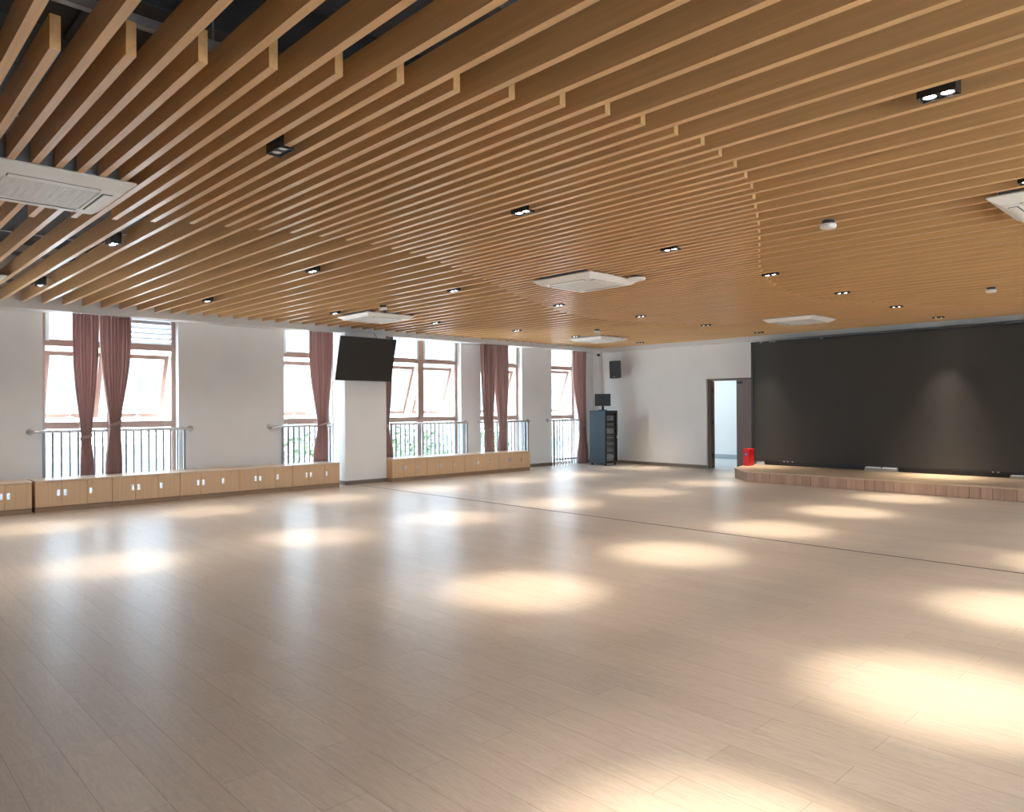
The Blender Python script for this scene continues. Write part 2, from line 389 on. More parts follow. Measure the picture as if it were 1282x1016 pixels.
# ------------------------------------------------------------------ curtains
def curtain(top, tie, bot, ztie, zbot, label, seed, amp=.052, x=-12.655):
    """top/tie/bot = (y0, y1) of the cloth at its head, tieback and foot"""
    rnd = random.Random(seed); yc = (tie[0]+tie[1])/2
    bm = bmesh.new(); NU, NV = 96, 48
    ztop = ZB-.004
    ph = rnd.random()*6; folds = 6.5 + rnd.random()*1.5
    sm = lambda t: t*t*(3-2*t)
    rows = []
    for j in range(NV+1):
        v = j/NV; z = ztop + (zbot-ztop)*v
        if z > ztie:
            t = (ztop-z)/(ztop-ztie); k = t**2.3*.55+sm(t)**2*.45
            a = top[0]+(tie[0]-top[0])*k; b = top[1]+(tie[1]-top[1])*k; am = amp*(1-.35*k)
        else:
            t = (ztie-z)/max(ztie-zbot, .01); k = sm(min(1, t*1.15))
            a = tie[0]+(bot[0]-tie[0])*k; b = tie[1]+(bot[1]-tie[1])*k; am = amp*(.65+.2*k)
        row = []
        for i in range(NU+1):
            u = i/NU
            w = math.sin(2*PI*folds*u+ph+.5*math.sin(3*u+ph)) + .35*math.sin(2*PI*folds*2.3*u+ph*2)
            w += .25*math.sin(9*v+7*u+ph)
            yy = a+(b-a)*u + .004*math.sin(2*PI*folds*u+ph+1.2)
            row.append(bm.verts.new((x + am*w*.75, yy-yc, z)))
        rows.append(row)
    for r0, r1 in zip(rows, rows[1:]):
        for i in range(NU): bm.faces.new((r0[i], r0[i+1], r1[i+1], r1[i]))
    root = empty('curtain', (x, yc, zbot), label=label, cat='curtain', group='mauve curtains tied back at the windows')
    for v in bm.verts: v.co.x -= x; v.co.z -= zbot
    me = bpy.data.meshes.new('curtain_cloth'); bm.to_mesh(me); bm.free(); me.materials.append(M['curtain'])
    for p in me.polygons: p.use_smooth = True
    o = bpy.data.objects.new('curtain_cloth', me); COL.objects.link(o); o.parent = root
    so = o.modifiers.new('solid', 'SOLIDIFY'); so.thickness = .004
    # tieback: a soft band slightly slanting round the gathered cloth
    mb = MB(); hw = (tie[1]-tie[0])/2+.012; ring = []
    for k in range(24):
        th = 2*PI*k/24; ring.append((math.cos(th)*.052, math.sin(th)*hw, ztie-zbot + .03*math.sin(th)))
    for k in range(24):
        p, q = ring[k], ring[(k+1) % 24]
        A = [mb.bm.verts.new((p[0], p[1], p[2]+d)) for d in (-.028, .028)]; B = [mb.bm.verts.new((q[0], q[1], q[2]+d)) for d in (-.028, .028)]
        mb.bm.faces.new((A[0], B[0], B[1], A[1]))
    bmesh.ops.remove_doubles(mb.bm, verts=mb.bm.verts[:], dist=.0005)
    t = mb.build('tieback', M['curtain'], root, smooth=True)
    t.modifiers.new('solid', 'SOLIDIFY').thickness = .005
    return root
ZCT = .462
curtain((2.83, 3.215), (2.955, 3.10), (2.94, 3.145), 1.05, ZCT, 'left mauve curtain of the leftmost window, tied low', 1)
curtain((3.224, 3.68), (3.355, 3.515), (3.295, 3.54), 1.25, ZCT, 'right mauve curtain of the leftmost window, tied higher', 2)
curtain((6.76, 7.26), (6.94, 7.13), (6.85, 7.145), 1.17, ZCT, 'single mauve curtain just left of the pillar', 3)
curtain((8.36, 8.66), (8.38, 8.55), (8.37, 8.66), 1.10, ZCT, 'mauve curtain peeking out right of the pillar', 4)
curtain((11.09, 11.484), (11.19, 11.43), (11.20, 11.46), .97, ZCT, 'left curtain of the touching pair beyond the long cabinets', 5)
curtain((11.494, 11.92), (11.66, 11.87), (11.60, 11.86), .95, ZCT, 'right curtain of the touching pair beyond the long cabinets', 6)
curtain((14.22, 14.76), (14.49, 14.725), (14.40, 14.83), .95, .012, 'full length mauve curtain beside the equipment rack', 7)

# ------------------------------------------------------------------ low cabinets
XC = -12.22          # door faces
CH = .457
def cabinet(y0, y1, label, mirror=False, handles=(1, 0, 0), ndoor=3):
    yc = (y0+y1)/2; W = y1-y0-.004
    root = empty('low_cabinet', (XC, yc, 0), label=label, cat='cabinet', group='low oak cabinets along the window wall')
    a, b = -W/2, W/2; D = .53
    c = MB().box(-D, -.02, a, b, .075, CH-.022)
    c.build('carcass', M['cabinet'], root)
    MB().box(-D, -.012, a, b, 0, .075).build('plinth', M['cabinet_kick'], root)
    MB().box(-D, .006, a, b, CH-.022, CH, .003).build('worktop', M['cabinet_top'], root)
    w = W/ndoor
    order = [1, -1, -1] if not mirror else [1, 1, -1]     # side of each door its pull sits on
    for k in range(ndoor):
        d = MB().box(-.02, 0, a+k*w+.0015, a+(k+1)*w-.0015, .078, CH-.026, .0015).build('door', M['cabinet'], root)
        s = order[k % 3]; hy = (a+(k+1)*w-.043) if s > 0 else (a+k*w+.043)
        h = MB().box(0, .004, hy-.020, hy+.020, .225, .315, .0015)
        h.box(.004, .010, hy-.013+.016*(s < 0), hy-.003+.016*(s < 0), .235, .305, .002)
        h.build('pull_handle', M['chrome'], d)
    return root
CAB1 = [(1.27, 2.24), (2.275, 3.27), (3.27, 4.262), (4.262, 5.24), (5.24, 6.20), (6.20, 7.16)]
NAM = ['low oak cabinet cut by the left edge, past a dark gap', 'low oak cabinet under the left half of the first window', 'low oak cabinet under the right half of the first window',
       'low oak cabinet against bare wall right of the first window', 'low oak cabinet left of the one touching the pillar', 'low oak cabinet ending at the left of the pillar']
for i, (a, b) in enumerate(CAB1): cabinet(a, b, NAM[i], mirror=(i == 0))
CAB2 = [(8.34, 9.20), (9.20, 10.216), (10.216, 11.214), (11.214, 12.22)]
NAM2 = ['low oak cabinet starting at the right of the pillar', 'second low oak cabinet right of the pillar', 'third low oak cabinet right of the pillar', 'last low oak cabinet, its end free toward the corner']
for i, (a, b) in enumerate(CAB2): cabinet(a, b, NAM2[i])

# ------------------------------------------------------------------ slatted ceiling
RF = [(-.6, -4.45), (0, -4.15), (.5, -3.87), (.788, -3.686), (1.045, -3.521), (1.306, -3.371), (1.564, -3.207), (1.83, -3.061), (2.081, -2.933), (2.352, -2.815), (2.598, -2.695), (2.84, -2.588),
      (3.094, -2.495), (3.375, -2.448), (3.633, -2.406), (3.898, -2.39), (4.149, -2.425), (4.398, -2.466), (4.67, -2.534), (4.922, -2.627), (5.174, -2.745), (5.418, -2.862), (5.7, -2.997), (5.987, -3.134),
      (6.6, -3.45), (7.2, -3.77), (7.915, -4.133), (8.761, -4.45), (9.325, -4.6), (9.596, -4.65), (9.901, -4.69), (10.365, -4.68), (10.642, -4.638), (10.902, -4.555), (11.123, -4.466), (11.415, -4.383),
      (11.67, -4.258), (12.467, -3.84), (12.717, -3.678), (12.979, -3.506), (13.244, -3.333), (13.448, -3.154), (14.0, -2.75), (14.5, -2.4), (15.3, -1.85)]
LF = [(-.6, -8.6), (0, -8.0), (.5, -7.6), (1.0, -7.2), (1.266, -7.01), (1.529, -6.804), (1.777, -6.653), (2.034, -6.516), (2.283, -6.368), (2.551, -6.263), (2.814, -6.176), (3.074, -6.097), (3.33, -6.045), (3.614, -6.01),
      (3.858, -6.0), (4.118, -6.032), (4.388, -6.088), (4.664, -6.159), (4.919, -6.269), (5.172, -6.4), (5.434, -6.525), (5.732, -6.66), (5.958, -6.76), (6.441, -7.007), (6.998, -7.311), (7.264, -7.435),
      (7.514, -7.549), (7.749, -7.661), (7.977, -7.76), (8.251, -7.88), (8.551, -8.007), (8.805, -8.103), (9.091, -8.186), (9.345, -8.24), (9.626, -8.29), (9.892, -8.325), (10.099, -8.33), (10.381, -8.325),
      (10.625, -8.283), (11.154, -8.11), (11.408, -8.0), (12.0, -7.65), (12.8, -7.05), (13.6, -6.4), (14.4, -5.7), (15.3, -4.9)]
def interp(T, y):
    for (a, xa), (b, xb) in zip(T, T[1:]):
        if a <= y <= b: return xa+(xb-xa)*(y-a)/(b-a)
    return T[0][1] if y < T[0][0] else T[-1][1]

LX = [-10.70, -7.62, -4.20, -1.19]
LK = [-3, 5, 13, 21, 29, 37, 45, 53]
LIGHTS = [(x, Y0+SP*k+SW/2, k) for k in LK for x in LX]
LIGHTS = [((-10.72, Y0+SP*44+SW/2, 44) if (x == LX[0] and k == 45) else (x, y, k)) for x, y, k in LIGHTS]
ACS = [(-10.62, 1.16), (-5.93, 1.16), (-10.58, 6.90), (-5.92, 6.90), (-1.07, 6.88), (-10.66, 12.86), (-5.96, 12.78)]
ACN = ['white ceiling cassette air conditioner nearly out of frame at far left', 'white ceiling cassette air conditioner cut by the left edge, largest in view',
       'white ceiling cassette air conditioner above the pillar television', 'white ceiling cassette air conditioner in the middle of the slats',
       'white ceiling cassette air conditioner cut by the right edge', 'small looking white cassette air conditioner near the far window corner', 'white cassette air conditioner close to the big screen']

def slat_mesh(L):
    mb = MB().box(0, L, 0, SW, 0, SH)
    return mb
def cuts(x0, x1, y, gaps):
    segs = [(x0, x1)]
    for a, b in gaps:
        out = []
        for s, e in segs:
            if b <= s or a >= e: out.append((s, e)); continue
            if a-s > .05: out.append((s, a))
            if e-b > .05: out.append((b, e))
        segs = out
    return segs
def ac_gaps(y):
    return [(cx-.425, cx+.425, n) for n, (cx, cy) in enumerate(ACS) if cy-.425-SW < y < cy+.425]
ACSHORT = ['far left', 'leftmost large', 'pillar side', 'central', 'right hand', 'far corner', 'screen side']
MAIN = [k+.5 for k in range(-10, 56)]
for k in MAIN:
    y = Y0+SP*k; n = int(55.5-k)+1
    g = ac_gaps(y); segs = cuts(XB+.001, XR-.001, y, [(a, b) for a, b, _ in g])
    for i, (a, b) in enumerate(segs):
        o = slat_mesh(b-a).build('ceiling_baffle', M['slat'], loc=(a, y, ZS))
        if len(segs) == 1: lab = 'full length oak ceiling slat, %s counted from the screen wall' % nth(n)
        else:
            where = 'window end piece' if i == 0 else ('right end piece' if i == len(segs)-1 else 'piece between air conditioners, %s from windows' % WORD[i])
            lab = 'long oak slat, %s line from the screen wall, %s' % (nth(n), where)
        tag(o, lab, 'ceiling slat', 'long oak ceiling slats', 'thing')
INF = list(range(-5, 56))
for k in INF:
    y = Y0+SP*k; n = 55-k+1
    x0, x1 = interp(LF, y), interp(RF, y+SW)
    g = [(a, b) for a, b, _ in ac_gaps(y)] + [(lx-.095, lx+.095) for lx, ly, lk in LIGHTS if lk == k]
    segs = cuts(x0, x1, y, g)
    for i, (a, b) in enumerate(segs):
        o = slat_mesh(b-a).build('short_ceiling_baffle', M['slat'], loc=(a, y, ZS))
        if len(segs) == 1: lab = 'short oak slat of the curved dense band, %s from the screen wall' % nth(n)
        else: lab = 'short oak slat, %s line from the screen wall, %s piece from the windows' % (nth(n), WORD[i+1])
        tag(o, lab, 'ceiling slat', 'short oak slats of the curved dense band', 'thing')
# carriers on top of the slats and services in the void
for i, cxx in enumerate([-11.8, -9.7, -8.45, -6.9, -5.1, -3.55, -2.3, -.2, 1.2, 2.5]):
    o = MB().box(cxx-.02, cxx+.02, YF+.02, YK-.02, ZS+SH, ZS+SH+.004).box(cxx-.02, cxx-.016, YF+.02, YK-.02, ZS+SH+.004, ZS+SH+.045).box(cxx+.016, cxx+.02, YF+.02, YK-.02, ZS+SH+.004, ZS+SH+.045)
    for q in range(9):
        o.tube([(cxx, YF+1+q*1.8, ZS+SH+.004), (cxx, YF+1+q*1.8, ZC)], .005, 6)
    tag(o.build('ceiling_carrier', M['carrier']), 'grey metal carrier channel above the slats, %s from the windows' % WORD.get(i+1, nth(i+1)), 'ceiling channel', 'carrier channels above the slats', 'thing')
d = MB().box(-4.6, -4.0, YF+.1, 14.8, 3.53, 3.84, .01)
for q in range(12): d.box(-4.63, -3.97, YF+.8+q*1.3, YF+.84+q*1.3, 3.50, ZC)
tag(d.build('ceiling_duct', M['duct']), 'dark square air duct in the void above the slats', 'duct')
tag(MB().tube([(-8.9, YF+.1, ZC-.09), (-8.9, 14.9, ZC-.09)], .09, 14).build('ceiling_pipe', M['duct'], smooth=True), 'dark round pipe in the void above the slats', 'pipe')

# ------------------------------------------------------------------ twin downlights
def downlight():
    root = empty('twin_downlight', (0, 0, 0))
    h = MB()     # open black trough: sides, top, divider
    hx, hy, zb, zt = .088, .047, -.012, .10
    h.box(-hx, hx, -hy, -hy+.006, zb, zt).box(-hx, hx, hy-.006, hy, zb, zt).box(-hx, -hx+.006, -hy+.006, hy-.006, zb, zt).box(hx-.006, hx, -hy+.006, hy-.006, zb, zt)
    h.box(-hx+.006, hx-.006, -hy+.006, hy-.006, .045, zt)
    h.box(-.003, .003, -hy+.006, hy-.006, zb+.006, .045)
    h.build('housing', M['black'], root)
    for s in (-1, 1):
        ring = MB().lathe([(.038, .045), (.038, .006), (.036, -.006), (.032, -.006), (.030, .0), (.030, .045)], (s*.041, 0, 0), 'z', 24).build('lamp_ring', M['black_plastic'], root, smooth=False)
        MB().lathe([(.030, .004), (.026, -.003), (.014, -.007), (.001, -.008)], (s*.041, 0, 0), 'z', 24).build('lens', M['lamp'], ring, smooth=True)
    MB().box(-.03, .03, -.1075, .1075, zt, zt+.006).build('mounting_strap', M['carrier'], root)
    return root
OFF = {(2, 0), (2, 1)}      # the lamp over the near floor is switched off
proto = downlight()
rows = ['row nearest the windows', 'second row from the windows', 'third row from the windows', 'row farthest from the windows']
for i, (x, y, k) in enumerate(LIGHTS):
    o = proto if i == 0 else copy_tree(proto)
    o.location = (x, y, ZS)
    tag(o, 'black twin ceiling downlight, %s from the screen wall in the %s' % (WORD[8-i//4], rows[i % 4]), 'downlight', 'black twin downlights between the slats')
    if (i % 4, i//4) in OFF:
        for ch in o.children:
            for g in ch.children: g.data = g.data.copy(); g.data.materials[0] = M['lamp_off']
BEAM, SPILL = 450, 50
ROWP = (.55, .62, 1.0, 1.15)
def lamp(name, x, y, w, size, blend, col):
    l = bpy.data.lights.new(name, 'SPOT'); l.energy = w; l.color = col
    l.spot_size = math.radians(size); l.spot_blend = blend; l.shadow_soft_size = .045
    o = bpy.data.objects.new(name, l); COL.objects.link(o); o.location = (x, y, ZS-.022)
for i, (x, y, k) in enumerate(LIGHTS):
    if (i % 4, i//4) in OFF: continue
    lamp('downlight_beam', x, y, BEAM*.86*ROWP[i % 4], 31, 1.0, (1.0, .88, .70))
    lamp('downlight_halo', x, y, BEAM*.20*ROWP[i % 4]*(2.4 if k == 53 else 1), 56, 1.0, (1.0, .88, .70))
    lamp('downlight_spill', x, y, SPILL*(.05 if k == 53 else 1), 135, 1.0, (1.0, .94, .87))

# ------------------------------------------------------------------ cassette air conditioners
def cassette():
    root = empty('cassette_air_conditioner', (0, 0, 0))
    s, z0, z1 = .465, -.068, -.002
    MB().box(-.40, .40, -.40, .40, 0, .17).build('body', M['carrier'], root)
    p = MB()
    # frame with sloping rim: outer ring -> lower ring -> recessed centre
    def ring(h, z): return [p.bm.verts.new((a*h, b*h, z)) for a, b in ((-1, -1), (1, -1), (1, 1), (-1, 1))]
    r = [ring(s-.01, z1), ring(s, z1-.008), ring(s, z1-.016), ring(s-.075, z0), ring(.285, z0), ring(.28, z0+.012)]
    p.bm.faces.new(r[0][::-1])
    for a, b in zip(r, r[1:]):
        for k in range(4): p.bm.faces.new((a[k], a[(k+1) % 4], b[(k+1) % 4], b[k]))
    p.bm.faces.new(r[-1])
    p.build('panel', M['ac'], root)
    g = MB().box(-.272, .272, -.272, .272, z0+.002, z0+.011, .002)
    for k in range(9):
        q = -.20+k*.05; g.box(-.22, .22, q-.003, q+.003, z0+.0005, z0+.003)
    g.build('intake_grille', M['ac_grille'], root)
    for k in range(4):
        R = Matrix.Rotation(k*PI/2, 4, 'Z')
        MB().box(-.27, .27, .300, .368, z0-.001, z0+.004).xf(R).build('outlet_slot', M['ac_slot'], root)
        MB().box(-.262, .262, .310, .365, z0-.008, z0-.002, .002).xf(R).build('louver', M['ac'], root)
    return root
acp = cassette()
for i, (x, y) in enumerate(ACS):
    o = acp if i == 0 else copy_tree(acp)
    o.location = (x, y, ZS); tag(o, ACN[i], 'air conditioner', 'ceiling cassette air conditioners')

# ------------------------------------------------------------------ detectors
def detector():
    root = empty('smoke_detector', (0, 0, 0))
    MB().lathe([(.05, 0), (.05, -.028), (.046, -.03)], (0, 0, 0), 'z', 24).build('base', M['slate'], root, smooth=False)
    MB().lathe([(.046, -.03), (.062, -.032), (.065, -.055), (.058, -.066), (.03, -.070), (.001, -.071)], (0, 0, 0), 'z', 28).build('cover', M['white'], root, smooth=True)
    return root
dp = detector()
DET = [(-2.645, 6.235, 'white smoke detector under the slats at right, nearer one'), (-2.667, 11.37, 'white smoke detector under the slats above the big screen'),
       (-9.42, 6.27, 'white smoke detector beside the pillar side air conditioner'), (-9.46, 11.37, 'white smoke detector beside the far corner air conditioner')]
for i, (x, y, lab) in enumerate(DET):
    o = dp if i == 0 else copy_tree(dp); o.location = (x, y, ZS); tag(o, lab, 'smoke detector', 'smoke detectors under the slats')
ap = empty('wireless_access_point', (-5.335, 7.15, ZS), label='white round disc under the slats beside the central air conditioner', cat='wireless access point')
MB().lathe([(.07, 0), (.07, -.02)], (0, 0, 0), 'z', 28).build('mount', M['slate'], ap)
MB().lathe([(.10, -.02), (.112, -.026), (.108, -.042), (.06, -.052), (.001, -.053)], (0, 0, 0), 'z', 32).build('cover', M['white'], ap, smooth=True)

# ------------------------------------------------------------------ stage and LED wall
st = empty('stage', (-4, 14.3, 0), label='low oak stage platform with chamfered corner under the big screen', cat='stage')
poly = [(-7.21, 13.15), (.2, 13.15), (.2, YB-.002), (-7.99, YB-.002), (-7.99, 14.5), (-7.80, 13.74)]
off = lambda pl, dx, dy: [(x+dx, y+dy) for x, y in pl]
inner = [(-7.205, 13.162), (.19, 13.162), (.19, YB-.004), (-7.975, YB-.004), (-7.975, 14.5), (-7.785, 13.745)]
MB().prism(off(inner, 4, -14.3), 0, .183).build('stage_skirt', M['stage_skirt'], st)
tb = MB().prism(off(poly, 4, -14.3), .183, .208); tb.build('stage_deck', M['stage_top'], st)
x = -7.195
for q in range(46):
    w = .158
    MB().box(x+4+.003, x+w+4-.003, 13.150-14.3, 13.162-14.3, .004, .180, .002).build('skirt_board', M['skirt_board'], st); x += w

sx0, sx1, sy, sz0, sz1 = -8.03, -1.5, 14.90, .285, 2.87
ld = empty('led_screen', ((sx0+sx1)/2, sy, .208), label='huge black screen wall standing on the low stage', cat='screen')
LC = lambda mb: mb.xf(Matrix.Translation((-(sx0+sx1)/2, -sy, -.208)))
LC(MB().box(sx0+.05, sx1-.05, sy-.0, sy+.05, sz0+.03, sz1-.04)).build('display_face', M['screen'], ld)
fr = MB().box(sx0, sx0+.05, sy-.012, sy+.16, sz0, sz1).box(sx1-.05, sx1, sy-.012, sy+.16, sz0, sz1)
fr.box(sx0+.05, sx1-.05, sy-.012, sy+.16, sz1-.04, sz1).box(sx0+.05, sx1-.05, sy-.012, sy+.16, sz0, sz0+.03).box(sx0+.05, sx1-.05, sy+.05, sy+.16, sz0+.03, sz1-.04)
LC(fr).build('bezel', M['black_plastic'], ld)
pl = MB().box(sx0+.25, sx1-.1, sy+.02, sy+.16, .208, sz0)
LC(pl).build('plinth', M['black'], ld)
cl = MB()
for cx_ in (-7.30, -7.22, -7.12, -3.5, -3.42): cl.box(cx_, cx_+.03, sy-.018, sy-.012, sz0+.005, sz0+.022)
for cx_ in (-7.82, -7.60, -7.52, -6.5): cl.box(cx_, cx_+.06, sy-.016, sy-.012, sz1-.025, sz1-.012)
LC(cl).build('cabinet_clip', M['steel'], ld)
cb = MB()
for a in (-6.0, -3.95): cb.tube([(a, sy+.01, sz0-.01), (a+.04, sy-.02, .25), (a+.10, sy-.03, .214)], .006, 8)
LC(cb).build('cable', M['black_plastic'], ld, smooth=True)
def floor_box(x0, x1, h, name, label, m, y0=14.80, y1=14.90):
    r = empty(name, ((x0+x1)/2, (y0+y1)/2, .208), label=label, cat='junction box')
    w = (x1-x0)/2; d_ = (y1-y0)/2
    MB().box(-w, w, -d_, d_, 0, h*.72, .003).build('body', m, r)
    MB().box(-w+.015, -.02, -d_, d_, h*.72, h, .003).build('cover', M['white_strip'], r)
    MB().box(.03, w-.015, -d_, d_, h*.72, h, .003).build('cover', M['white_strip'], r)
    return r
floor_box(-5.61, -5.03, .078, 'floor_box', 'grey metal box on the stage under the middle of the screen', M['metal_box'])
floor_box(-7.93, -7.74, .07, 'floor_box', 'small pale box on the stage under the left end of the screen', M['white_strip'], 14.915, 14.99)
floor_box(-3.22, -2.8, .06, 'floor_box', 'pale box on the stage under the right end of the screen', M['metal_box'])

# fire extinguisher box
fb = empty('fire_extinguisher_box', (-7.865, 14.46, .208), label='red fire extinguisher box on the stage corner beside the screen', cat='fire extinguisher box')
MB().box(-.07, .07, -.10, .10, 0, .325, .004).build('body', M['red'], fb)
MB().box(-.077, .077, -.108, .108, .325, .36, .005).build('lid', M['red'], fb)
em = MB().lathe([(.032, 0), (.032, -.003)], (-.005, -.10, .245), 'y', 20); e1 = em.build('emblem', M['blue'], fb)
MB().lathe([(.013, -.003), (.013, -.005)], (-.005, -.10, .245), 'y', 16).build('emblem_centre', M['white'], e1)

# ------------------------------------------------------------------ hanging television
tv = empty('television', (-12.255, 7.78, 2.42), label='black flat television hung high on the plastered pillar, tilted down', cat='television')
Rt = Matrix.Rotation(math.radians(14), 4, 'Y')
MB().box(-.03, .012, -.625, .625, -.425, .425, .004).xf(Rt).build('casing', M['black_plastic'], tv)
MB().box(.012, .0145, -.612, .612, -.405, .412).xf(Rt).build('screen', M['tv'], tv)
br = MB().box(-.163, -.06, -.15, .15, -.12, -.06).box(-.165, -.155, -.2, .2, -.2, .2)
br.box(-.11, -.05, -.25, -.21, -.3, .3).box(-.11, -.05, .21, .25, -.3, .3).box(-.156, -.10, -.25, .25, -.02, .03)
br.build('mounting_bracket', M['black'], tv)
MB().tube([(.05, .2, .40), (.02, .2, .47), (-.05, .2, ZB-2.42)], .006, 8).build('cable', M['black_plastic'], tv, smooth=True)

# ------------------------------------------------------------------ equipment rack with monitor
rk = empty('equipment_rack', (-11.985, 14.64, 0), label='dark blue grey equipment rack with glass door in the far corner', cat='equipment rack')
rx, ry, z0, z1 = .265, .24, .055, 1.39
b = MB().box(-rx, rx-.03, -ry, -ry+.02, z0, z1, .004).box(-rx, rx-.03, ry-.02, ry, z0, z1).box(-rx, -rx+.02, -ry+.02, ry-.02, z0, z1)
b.box(-rx+.02, rx-.03, -ry+.02, ry-.02, z0, z0+.03).box(-rx, rx, -ry, ry, z1-.02, z1+.0, .004)
b.build('cabinet_body', M['rack'], rk)
ff = MB().box(rx-.03, rx, -ry, -ry+.045, z0, z1-.02).box(rx-.03, rx, ry-.06, ry, z0, z1-.02).box(rx-.03, rx, -ry+.045, ry-.06, z0, z0+.06).box(rx-.03, rx, -ry+.045, ry-.06, z1-.07, z1-.02)
fo = ff.build('door_frame', M['black'], rk)
MB().box(rx-.016, rx-.011, -ry+.045, ry-.06, z0+.06, z1-.07).build('door_glass', M['glass'], fo)
MB().box(rx, rx+.015, ry-.05, ry-.03, .68, .76, .003).build('door_latch', M['chrome'], fo)
for sx in (-1, 1):
    for sy_ in (-1, 1):
        MB().lathe([(.026, -.014), (.028, -.010), (.028, .010), (.026, .014)], (sx*(rx-.05), sy_*(ry-.05), .028), 'y', 18).box(sx*(rx-.05)-.02, sx*(rx-.05)+.02, sy_*(ry-.05)-.02, sy_*(ry-.05)+.02, .05, z0+.001).build('caster', M['black_plastic'], rk)
UN = [(1.13, .13, 'unit_grey', 'grey audio unit at the top of the rack', 2), (.98, .10, 'unit_dark', 'dark audio unit second from top of the rack', 5),
      (.80, .14, 'unit_grey', 'grey audio unit with bright face in mid rack', 3), (.64, .10, 'unit_dark', 'dark audio unit just below the bright one in the rack', 7),
      (.48, .11, 'unit_dark', 'dark audio unit with many pale knobs, lower rack', 8), (.32, .11, 'unit_dark', 'dark audio unit second from bottom of the rack', 6), (.10, .17, 'unit_grey', 'grey power unit at the bottom of the rack', 4)]
for z, h, mk, lab, nk in UN:
    u = empty('audio_unit', (-12.0, 14.635, z), label=lab, cat='audio unit', group='audio units in the rack')
    MB().box(-.20, .20, -.205, .175, 0, h).build('chassis', M[mk], u)
    MB().box(.20, .205, -.208, .178, 0, h).build('face_plate', M[mk], u)
    for q in range(nk):
        MB().lathe([(.010, 0), (.008, .012)], (.205, -.18+q*.32/max(nk-1, 1), h*.55), 'x', 10).build('knob', M['pale_knob'], u)
mo = empty('monitor', (-11.985, 14.62, z1), rz=math.radians(35), label='small dark monitor standing on top of the equipment rack', cat='monitor')
MB().box(-.20, .20, -.02, .02, .115, .425, .006).build('panel', M['slate'], mo)
MB().box(-.185, .185, -.0225, -.02, .132, .41).build('screen', M['slate'], mo)
MB().box(-.028, .028, .02, .05, .03, .25, .004).build('neck', M['black_plastic'], mo)
MB().box(-.10, .10, -.07, .09, .0, .022, .006).box(-.03, .03, .0, .05, .02, .06).build('foot', M['black_plastic'], mo)

# ------------------------------------------------------------------ loudspeaker and camera in the corner
sp = empty('wall_speaker', (-11.975, 15.12, 2.455), rz=math.radians(24), label='black loudspeaker mounted high on the wall above the rack', cat='loudspeaker')
Rs = Matrix.Rotation(math.radians(7), 4, 'X')
MB().box(-.125, .125, -.12, .13, -.225, .225, .012).xf(Rs).build('cabinet', M['black_plastic'], sp)
MB().box(-.112, .112, -.128, -.119, -.21, .21, .004).xf(Rs).build('grille', M['slate'], sp)
MB().lathe([(.012, 0), (.012, -.003)], (0, -.128, -.185), 'y', 12).xf(Rs).build('badge', M['white'], sp)
MB().tube([(0, .12, .06), (0.0, .2, .06), (.08, .262, .06)], .016, 8).build('bracket', M['black'], sp)
MB().tube([(.10, .10, .20), (.115, .12, .30), (.115, .12, .50)], .007, 8).build('cable', M['white_strip'], sp)
cc = empty('security_camera', (-12.60, 15.20, ZB), label='tiny black and white dome camera under the bulkhead corner', cat='security camera')
MB().lathe([(.05, 0), (.052, -.03), (.04, -.04)], (0, 0, 0), 'z', 20).build('mount', M['white'], cc)
MB().lathe([(.036, -.04), (.046, -.062), (.042, -.085), (.02, -.102), (.001, -.105)], (0, 0, 0), 'z', 20).build('dome', M['black_plastic'], cc, smooth=True)

# ------------------------------------------------------------------ doorway and corridor beyond
dr = empty('door_1', (-8.66, YB+.1, 0), label='brown double door left of the screen, its left leaf open', cat='door', kind='structure')
DL = lambda mb: mb.xf(Matrix.Translation((8.66, -(YB+.1), 0)))
DL(MB().box(DX0, DX0+.06, YB+.07, YB+.19, 0, DZ).box(DX1-.06, DX1, YB+.07, YB+.19, 0, DZ).box(DX0+.06, DX1-.06, YB+.07, YB+.19, DZ-.05, DZ)).build('door_frame', M['door_frame'], dr)
DL(MB().box(-8.735, DX1-.065, YB+.09, YB+.13, .008, DZ-.055, .002)).build('door_leaf', M['door'], dr)
ang = math.atan2(.85, -.53)
lf = MB().box(0, .62, -.04, 0, .008, DZ-.055, .002).xf(Matrix.Translation((DX0+.066, YB+.175, 0)) @ Matrix.Rotation(ang, 4, 'Z'))
lo = DL(lf).build('open_door_leaf', M['door'], dr); lo['label'] = 'door leaf swung open into the corridor'
hg = MB()
for z in (.25, 1.05, 1.8): hg.tube([(DX0+.066, YB+.165, z), (DX0+.066, YB+.165, z+.11)], .012, 10)
DL(hg).build('hinge', M['black'], dr)
DL(MB().box(-8.70, -8.60, YB+.05, YB+.09, 2.0, 2.05, .004)).build('door_closer', M['black'], dr)
# corridor
CY = 18.75
struct('floor_corridor', MB().box(-14, -5.5, YB, CY+.2, -.12, -.002), M['tile'], 'pale tiled corridor floor beyond the doorway', 'floor')
struct('wall_corridor', MB().box(-14, -5.5, CY, CY+.2, 0, 2.95).box(-14.2, -14, YB+.2, CY+.2, 0, 2.95).box(-5.5, -5.3, YB+.2, CY+.2, 0, 2.95), M['wall'], 'white corridor wall beyond the doorway', 'wall')
struct('baseboard_corridor', MB().box(-14, -5.5, CY-.012, CY, 0, .12), M['skirting_grey'], 'grey skirting of the corridor', 'baseboard')
struct('ceiling_corridor', MB().box(-14.2, -5.3, YB+.2, CY+.2, 2.95, 3.05), M['wall'], 'white corridor ceiling beyond the doorway', 'ceiling')
cp = empty('corridor_ceiling_panel', (-10.3, 17.3, 2.95), label='white light panel added on the corridor ceiling out of view', cat='ceiling light')  # unseen glowing panel added to brighten the corridor
